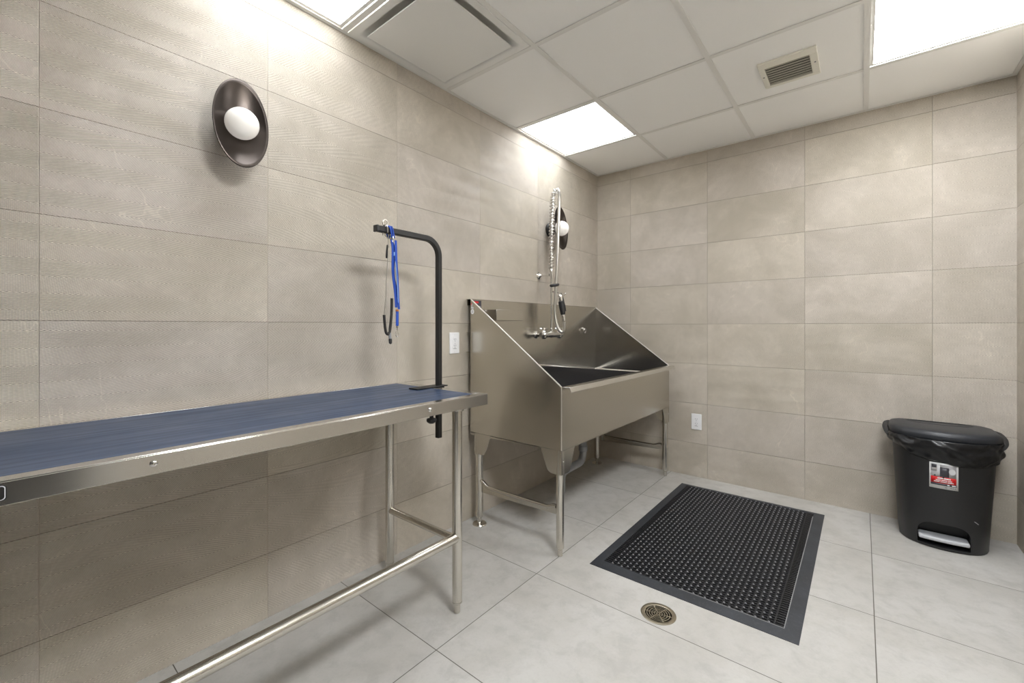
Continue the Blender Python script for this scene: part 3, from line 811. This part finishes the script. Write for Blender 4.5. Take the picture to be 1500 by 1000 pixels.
bm = bm_new()
tube(bm, [(RX+.026+.020*math.cos(a), RY+.034*math.sin(a), 1.418+.006*math.sin(a)) for a in [2*PI*k/28 for k in range(28)]], .0095, 10, closed=True)
obj('hose_ring', bm, M['black_plastic'], t)
sa, sb = Vector((RX+.058, RY+.022, 1.345)), Vector((RX+.082, RY+.034, 1.165))
def sl(f): return sa.lerp(sb, f)
bm = bm_new(); tube(bm, [sl(.72), sl(.80), sl(.98)], [.012, .0145, .012], 14); obj('swivel', bm, M['chrome'], t)
bm = bm_new(); tube(bm, [sl(.20), sl(.24), sl(.45), sl(.70), sl(.74)], [.013, .0205, .0195, .0170, .013], 18); obj('grip', bm, M['black_plastic'], t)
bm = bm_new(); tube(bm, [sl(-.06), sl(.0), sl(.10), sl(.22)], [.012, .017, .016, .014], 16)
tube(bm, [sl(.02)+Vector((0, -.012, 0)), sl(.02)+Vector((0, -.03, .0))], .004, 10)
tube(bm, [sl(.02)+Vector((.004, .008, .004)), sl(.0)+Vector((.012, .034, .006)), sl(-.06)+Vector((.014, .05, .006))], .005, 10)
obj('spray_head', bm, M['chrome'], t)
bm = bm_new(); tube(bm, smooth_path([sl(-.10)+Vector((.004, .006, 0)), sl(.02)+Vector((.010, .012, 0)), sl(.3)+Vector((.014, .016, 0)), sl(.6)+Vector((.016, .018, 0))], 5), .0042, 8); obj('trigger', bm, M['black_plastic'], t)
bm = bm_new(); tube(bm, smooth_path([(RX, RY, 1.372), (RX+.012, RY-.004, 1.374), (RX+.03, RY+.008, 1.37), (RX+.05, RY+.018, 1.364)], 5), .003, 8); obj('hook', bm, M['chrome'], t)

# ------------------------------------------------------------------ drain pipe under the sink
t = thing('drain_pipe', 'grey plastic waste pipe with bend under the dog wash sink', 'pipe', (.20, -.66, 0))
bm = bm_new()
px_, py_ = .20, -.600
pts = [(px_, py_, .521), (px_, py_, .215)]+[(px_, py_-.06+.06*math.cos(a), .215-.075*math.sin(a)) for a in [PI/2*k/8 for k in range(1, 9)]]+[(px_, py_-.24, .135)]+[(px_, py_-.24-.055*math.sin(a), .138-.055+.055*math.cos(a)) for a in [PI/2*k/8 for k in range(1, 9)]]+[(px_, py_-.295, .0005)]
tube(bm, pts, .0262, 20)
obj('pipe', bm, M['pvc'], t)
for z in (.235, .50):
    bm = bm_new(); lathe(bm, [(.028, -.02), (.0325, -.016), (.0325, .016), (.028, .02)], 20, Matrix.Translation((px_, py_, z))); obj('coupling', bm, M['pvc'], t)
bm = bm_new(); lathe(bm, [(.040, .505), (.040, .513), (.03, .5205)], 24, Matrix.Translation((px_, py_, 0))); obj('flange', bm, M['steel'], t)
bm = bm_new(); prism(bm, rr(-.405, .32, .060, .115, .020), lambda u, v, w_: (w_, u, v), .0, .040)
o = obj('junction_box', bm, M['beige_block'], bevel=.003)
tag(o, 'beige wall box behind the grey pipe under the dog wash sink', 'junction box')

# ------------------------------------------------------------------ floor mat
MX0, MX1, MY0, MY1 = .786, 1.621, -1.565, -.208
t = thing('floor_mat', 'black rubber drainage mat lying on the floor before the back wall', 'floor mat', ((MX0+MX1)/2, (MY0+MY1)/2, 0))
bw = .050; zi = .0115
bm = bm_new()
def ring4(x0, x1, y0, y1, z): return [bm.verts.new(p) for p in ((x0, y0, z), (x1, y0, z), (x1, y1, z), (x0, y1, z))]
R = [ring4(MX0, MX1, MY0, MY1, .0002), ring4(MX0, MX1, MY0, MY1, .002), ring4(MX0+bw-.012, MX1-bw+.012, MY0+bw-.012, MY1-bw+.012, zi), ring4(MX0+bw, MX1-bw, MY0+bw, MY1-bw, zi), ring4(MX0+bw+.002, MX1-bw-.002, MY0+bw+.002, MY1-bw-.002, .003)]
bm.faces.new(R[0][::-1])
for A, C in zip(R, R[1:]):
    for k in range(4): bm.faces.new((A[k], A[(k+1) % 4], C[(k+1) % 4], C[k]))
bm.faces.new(R[-1])
obj('base', bm, M['mat'], t, angle=20)
fx0, fx1, fy0, fy1 = MX0+bw, MX1-bw, MY0+bw, MY1-bw
bm = bm_new()
pitch = .0165; nrow = int((fy1-fy0)/pitch); cpx = .046
for j in range(nrow):                           # cross ribs
    y = fy0+(j+.5)*(fy1-fy0)/nrow
    box(bm, fx0+.001, fx1-.001, y-.0028, y+.0028, .003, .0095)
nc = 32
for k in range(nc):                             # webs between the drain holes
    x = fx0+(k+.5)*(fx1-fx0)/nc
    box(bm, x-.0028, x+.0028, fy0+.001, fy1-.001, .003, .0088)
for x0 in (fx0, fx1-.030):                      # comb along the two long edges
    for j in range(nrow):
        y = fy0+(j+.5)*(fy1-fy0)/nrow; box(bm, x0+.002, x0+.028, y-.0042, y+.0042, .0095, .0125)
obj('ribbing', bm, M['mat_rib'], t)
bm = bm_new(); box(bm, fx1-.0025, fx1+.0005, fy0, fy1-.05, zi, zi+.0012); box(bm, fx0+.35, fx1, fy0-.0006, fy0+.0022, zi, zi+.0010); obj('dust_line', bm, M['mat_dust'], t)
bm = bm_new()
for j in range(nrow):                           # raised grip nubs, staggered
    y = fy0+(j+.5)*(fy1-fy0)/nrow; x = fx0+.040+(cpx/2 if j % 2 else 0)
    while x < fx1-.036:
        s1, s2 = .0038, .0024
        vs = [bm.verts.new((x+a*s1, y+c*s1, .0095)) for a, c in ((-1,-1),(1,-1),(1,1),(-1,1))]+[bm.verts.new((x+a*s2, y+c*s2, .0135)) for a, c in ((-1,-1),(1,-1),(1,1),(-1,1))]
        bm.faces.new(vs[4:])
        for k in range(4): bm.faces.new((vs[k], vs[(k+1) % 4], vs[4+(k+1) % 4], vs[4+k]))
        x += cpx
o = obj('grip_nubs', bm, M['mat_nub'], t, fixn=False); o['kind'] = 'stuff'

# ------------------------------------------------------------------ floor drain
t = thing('floor_drain', 'round slotted metal floor drain set in the tiles beside the black mat', 'floor drain', (DR.x, DR.y, 0))
T0 = Matrix.Translation(DR)
bm = bm_new()
lathe_prof = [(.050, -.004), (.050, .0012), (.0525, .0022), (.062, .0022), (.0665, .0012), (.0670, .0003), (.0570, .0003), (.0570, -.004)]
rings = [[bm.verts.new(T0 @ Vector((r_*math.cos(2*PI*k/48), r_*math.sin(2*PI*k/48), z))) for k in range(48)] for r_, z in lathe_prof]
for i in range(len(rings)):
    A, C = rings[i], rings[(i+1) % len(rings)]
    for k in range(48): bm.faces.new((A[k], A[(k+1) % 48], C[(k+1) % 48], C[k]))
obj('rim', bm, M['brass'], t)
bm = bm_new()
def sector(r0, r1, a0, a1, z0, z1, n=10):
    poly = [(r1*math.cos(a0+(a1-a0)*k/n), r1*math.sin(a0+(a1-a0)*k/n)) for k in range(n+1)]+[(r0*math.cos(a1+(a0-a1)*k/n), r0*math.sin(a1+(a0-a1)*k/n)) for k in range(n+1)]
    prism(bm, poly, lambda u, v, w_: (DR.x+u, DR.y+v, w_), z0, z1)
for i in range(5):
    r0 = .004+i*.0093
    for k in range(4):
        a0 = k*PI/2+.35
        sector(r0, r0+.0040, a0, a0+PI/2, -.003, .0010)
for k in range(6):
    a = k*PI/3+.2; d = Vector((math.cos(a), math.sin(a), 0)); n_ = Vector((-d.y, d.x, 0))*.0016
    poly = [(d*.004+n_), (d*.0495+n_*1.5), (d*.0495-n_*1.5), (d*.004-n_)]
    prism(bm, [(p.x, p.y) for p in poly], lambda u, v, w_: (DR.x+u, DR.y+v, w_), -.0028, .0011)
obj('grate', bm, M['brass'], t)
for k in (0, 1):
    a = 2.25+k*PI; bm = bm_new(); lathe(bm, [(.0042, 0), (.0042, .0012), (.003, .0018)], 12, Matrix.Translation((DR.x+.044*math.cos(a), DR.y+.044*math.sin(a), .0008))); obj('screw', bm, M['brass'], t)
bm = bm_new(); lathe(bm, [(.0565, -.07), (.0565, -.068), (0, -.068)], 32, T0)
for_prof = [(.0555, -.004), (.0565, -.004), (.0565, -.068), (.0555, -.068)]
rings = [[bm.verts.new(T0 @ Vector((r_*math.cos(2*PI*k/40), r_*math.sin(2*PI*k/40), z))) for k in range(40)] for r_, z in for_prof]
for i in range(4):
    A, C = rings[i], rings[(i+1) % 4]
    for k in range(40): bm.faces.new((A[k], A[(k+1) % 40], C[(k+1) % 40], C[k]))
obj('sump', bm, M['void'], t)

# ------------------------------------------------------------------ step-on bin
BX, BYB = 2.122, -.040
def outline(hw, depth_side, bow, rad, n=56, y0=0.0):
    """closed D outline: flat back, straight sides, bowed front; returns (x, y, nx, ny)"""
    pts = []
    yb = BYB-y0
    def addarc(cx_, cy_, r_, a0, a1, k):
        for i in range(k+1):
            a = a0+(a1-a0)*i/k; pts.append((cx_+r_*math.cos(a), cy_+r_*math.sin(a)))
    addarc(BX+hw-rad, yb-rad, rad, 0, PI/2, 5); addarc(BX-hw+rad, yb-rad, rad, PI/2, PI, 5)
    ys = BYB-depth_side; rf = rad*1.35
    pts.append((BX-hw, (yb+ys)/2))
    # rounded front corners and bow
    N_ = 30
    for i in range(N_+1):
        s_ = -1+2*i/N_
        x = BX+hw*math.copysign(min(1, abs(s_)), s_)
        e = (1-abs(s_)**2.0)
        edge = (1-abs(s_)**9)
        y = ys+.05-(.05*edge)-bow*e
        pts.append((x, y))
    pts.append((BX+hw, (yb+ys)/2))
    return pts
def loft(bm, levels, cap0=True, cap1=True):
    rings = [[bm.verts.new((x, y, z)) for x, y in pts] for pts, z in levels]
    n = len(rings[0])
    for A, C in zip(rings, rings[1:]):
        for k in range(n): bm.faces.new((A[k], A[(k+1) % n], C[(k+1) % n], C[k]))
    if cap0: bm.faces.new(rings[0][::-1])
    if cap1: bm.faces.new(rings[-1])
t = thing('trash_can', 'black plastic step-on trash can standing against the back wall', 'trash can', (BX, -.19, 0))
def body_out(z):
    f = min(1, z/.56); hw = .166+.030*f; return outline(hw, .225+.012*f, .068+.004*f, .045)
bm = bm_new(); loft(bm, [(outline(.163, .222, .067, .045), .0005), (body_out(0), .006), (body_out(.15), .15), (body_out(.35), .35), (body_out(.55), .55)])
body = obj('body', bm, M['black_plastic'], t, angle=40)
# pedal recess cut out of the front
bm = bm_new(); xa, xb, zt_ = 2.020, 2.212, .132
poly = [(xa, .014)]+[(xb, .014)]+[(xb-.055+.055*math.cos(a), zt_-.055+.055*math.sin(a)*1.0) for a in [PI/2*k/8 for k in range(9)]]+[(xa+.055-.055*math.sin(a), zt_-.055+.055*math.cos(a)) for a in [PI/2*k/8 for k in range(9)]]
prism(bm, poly, lambda u, v, w_: (u, w_, v), -.50, -.245)
cut = obj('recess', bm, M['black_plastic'])
cut.location = -origin_of(body)
L0 = origin_of(body)
for v in cut.data.vertices: v.co -= Vector((0, 0, 0))
cut.location = (0, 0, 0)
md = body.modifiers.new('cut', 'BOOLEAN'); md.object = cut; md.operation = 'DIFFERENCE'; md.solver = 'EXACT'
bpy.context.view_layer.update()
dg = bpy.context.evaluated_depsgraph_get()
me = bpy.data.meshes.new_from_object(body.evaluated_get(dg))
body.modifiers.clear(); body.data = me; me.name = 'body'
bpy.data.objects.remove(cut, do_unlink=True)
bm = bm_new(); bm.from_mesh(me)
for f in bm.faces: f.smooth = True
for e in bm.edges: e.smooth = not (len(e.link_faces) == 2 and e.calc_face_angle(0) > math.radians(35))
bm.to_mesh(me); bm.free()
# pedal
bm = bm_new(); rowsA = []
n = 16; up_ = []; lo_ = []
for i in range(n+1):
    s_ = -1+2*i/n; x = (xa+xb)/2+s_*.0925; yb_ = -.330-.008*(1-s_*s_)
    up_.append((x, yb_))
poly = up_+[(xb-.004, -.250), (xa+.004, -.250)]
prism(bm, poly, lambda u, v, w_: (u, v, w_), .040, .058)
obj('pedal', bm, M['grey_plastic'], t, bevel=.006, bseg=3)
# lid
bm = bm_new()
lv = [(outline(.209, .245, .072, .050), .556), (outline(.211, .247, .073, .050), .566), (outline(.211, .247, .073, .050), .578), (outline(.207, .243, .072, .052), .590), (outline(.197, .234, .070, .05), .5985), (outline(.180, .220, .066, .05), .6025), (outline(.14, .180, .052, .05, y0=.03), .6045)]
loft(bm, lv); lid = obj('lid', bm, M['lid_plastic'], t, angle=60)
bm = bm_new(); loft(bm, [(outline(.140, .105, .020, .03, y0=.012), .600), (outline(.136, .101, .020, .03, y0=.014), .6045), (outline(.120, .085, .018, .03, y0=.02), .6060)]); obj('hinge_cover', bm, M['lid_plastic'], lid, angle=60)
# liner lock handle showing at both sides
for sx in (-1, 1):
    bm = bm_new(); xr = BX+sx*.209
    tube(bm, smooth_path([(xr-sx*.004, -.07, .585), (xr+sx*.010, -.10, .582), (xr+sx*.017, -.16, .570), (xr+sx*.012, -.215, .553), (xr-sx*.002, -.245, .536), (xr-sx*.022, -.265, .524)], 6), .012, 12, flat=.004)
    obj('liner_lock', bm, M['black_plastic'], t)
# product sticker on the front
def fronty(x, z):
    f = min(1, z/.56); hw = .166+.030*f; s_ = (x-BX)/hw
    return (BYB-(.225+.012*f))+.05-.05*(1-abs(s_)**9)-(.068+.004*f)*(1-s_*s_)
def patch(name, mat, parent, x0, x1, z0, z1, e, n=6):
    bm = bm_new(); rows = []
    for j in range(3):
        z = z0+(z1-z0)*j/2; rows.append([bm.verts.new((x0+(x1-x0)*i/n, fronty(x0+(x1-x0)*i/n, z)-e, z)) for i in range(n+1)])
    for A, C in zip(rows, rows[1:]):
        for i in range(n): bm.faces.new((A[i], A[i+1], C[i+1], C[i]))
    o = obj(name, bm, mat, parent, fixn=False); md = o.modifiers.new('s', 'SOLIDIFY'); md.thickness = .0004; md.offset = 0
    return o
sx0, sx1, sz0, sz1 = 2.062, 2.166, .314, .444
lb = patch('label', M['paper'], t, sx0, sx1, sz0, sz1, .0008)
W_ = sx1-sx0; HH = sz1-sz0
def lp(name, mat, u0, u1, v0, v1, e=.0014): return patch(name, mat, lb, sx0+u0*W_, sx0+u1*W_, sz0+v0*HH, sz0+v1*HH, e, 3)
lp('picture', M['photo_light'], .05, .93, .44, .93)
lp('picture_shelf', M['photo_grey'], .05, .26, .66, .93, .0018)
lp('picture_cabinet', M['photo_dark'], .08, .25, .80, .93, .0022)
lp('picture_wall', M['photo_grey'], .36, .93, .47, .93, .0018)
lp('picture_bin', M['photo_dark'], .37, .68, .42, .84, .0022)
bm = bm_new(); cx_, cz_ = sx0+.79*W_, sz0+.70*HH
prism(bm, [(cx_+.0125*math.cos(a), cz_+.0145*math.sin(a)) for a in [2*PI*k/20 for k in range(20)]], lambda u, v, w_: (u, fronty(u, v)-w_, v), .0020, .0027); obj('picture_inset', bm, M['photo_light'], lb)
lp('red_band', M['red'], .05, .93, .21, .46, .0026)
lp('dark_band', M['photo_dark'], .05, .93, .135, .21, .0026)
for (u0, u1, v0, v1) in ((.28, .48, .375, .425), (.50, .74, .375, .425), (.22, .40, .315, .345), (.42, .62, .315, .345), (.64, .78, .315, .345), (.16, .36, .255, .285), (.38, .60, .255, .285), (.62, .84, .255, .285), (.62, .70, .150, .195), (.78, .91, .150, .195)):
    lp('text_line', M['paper'], u0, u1, v0, v1, .0032)
for (u0, u1) in ((.54, .62), (.72, .76), (.77, .80), (.81, .84), (.88, .92)): lp('small_print', M['photo_grey'], u0, u1, .055, .105, .0018)
bm = bm_new(); prism(bm, [(sx0+.15*W_, sz0+.475*HH), (sx0+.23*W_, sz0+.475*HH), (sx0+.19*W_, sz0+.545*HH)], lambda u, v, w_: (u, fronty(u, v)-w_, v), .0022, .0027); obj('warning_triangle', bm, M['photo_dark'], lb)
# scuffs on the plastic
for (x0, x1, z0, z1) in ((2.222, 2.240, .166, .170),):
    bm = bm_new(); prism(bm, [(2.222, .172), (2.228, .171), (2.242, .158), (2.238, .157)], lambda u, v, w_: (u, fronty(u, v)-w_, v), .0003, .0006); obj('scuff', bm, M['photo_grey'], t)

# bag folded over the rim
bm = bm_new(); base = body_out(.5); npt = len(base)
dense = []
for k in range(npt):
    a, c = Vector(base[k]), Vector(base[(k+1) % npt]); m_ = max(1, int((c-a).length/.007))
    for i in range(m_): dense.append(a.lerp(c, i/m_))
npt = len(dense); cx_, cy_ = BX, -.17
rows = []; NZ = 22
LOW = [(1.90, .500), (1.94, .497), (2.0, .466), (2.09, .448), (2.17, .434), (2.25, .440), (2.31, .452), (2.36, .456)]
def interp(x):
    for (a, za), (c, zc) in zip(LOW, LOW[1:]):
        if x <= c: return za+(zc-za)*max(0, (x-a)/(c-a))
    return LOW[-1][1]
for j in range(NZ+1):
    f = j/NZ; row = []
    for k, p in enumerate(dense):
        d = Vector((p.x-cx_, (p.y-cy_)*1.4)).normalized()
        low = interp(p.x)+.009*noise.noise((p.x*14, p.y*14, 3))+.05*max(0, (p.y+.20)/.2)
        z = .558+(low-.558)*f
        flare = .0135*(1-f)**1.2+.005+.016*math.sin(PI*min(1, f*1.02))*.8
        q_ = Vector((p.x*9+z*5, p.y*9, z*20))
        wr = .015*noise.noise(q_)*math.sin(PI*min(1, .15+f*.85))+.009*noise.noise(q_*2.3+Vector((p.x*16, 0, -z*12)))
        wr += .010*abs(noise.noise(Vector((p.x*24-z*30, p.y*24, 5.0))))*(1 if f < .97 else .3)
        wr = max(wr, -.0035-flare*.5)
        row.append(bm.verts.new((p.x+d.x*(flare+wr), p.y+d.y*(flare+wr), z)))
    rows.append(row)
for A, C in zip(rows, rows[1:]):
    for k in range(npt): bm.faces.new((A[k], A[(k+1) % npt], C[(k+1) % npt], C[k]))
o = obj('trash_bag', bm, M['bag'], angle=60)
md = o.modifiers.new('s', 'SOLIDIFY'); md.thickness = .0012; md.offset = -1
tag(o, 'crumpled black plastic bag folded over the rim of the trash can', 'trash bag')

# ------------------------------------------------------------------ world, camera, view
w = bpy.data.worlds.new('world'); scene.world = w; w.use_nodes = True
w.node_tree.nodes['Background'].inputs[0].default_value = (.5, .5, .5, 1); w.node_tree.nodes['Background'].inputs[1].default_value = .05
cam = bpy.data.cameras.new('camera'); co = link(bpy.data.objects.new('camera', cam))
co.location = (1.7947, -3.3945, 1.1356); co.rotation_euler = (PI/2, 0, math.radians(39.093))
cam.sensor_width = 36; cam.lens = 630.96/1500*36; cam.shift_y = -(500-477.04)/1500; cam.clip_start = .02
scene.camera = co
vs = scene.view_settings
vs.view_transform = 'Standard'; vs.look = 'None'; vs.gamma = 1; vs.use_curve_mapping = False; vs.exposure = 0.56
c = scene.cycles
c.use_denoising = True; c.max_bounces = 12; c.diffuse_bounces = 8; c.glossy_bounces = 6; c.sample_clamp_indirect = 6
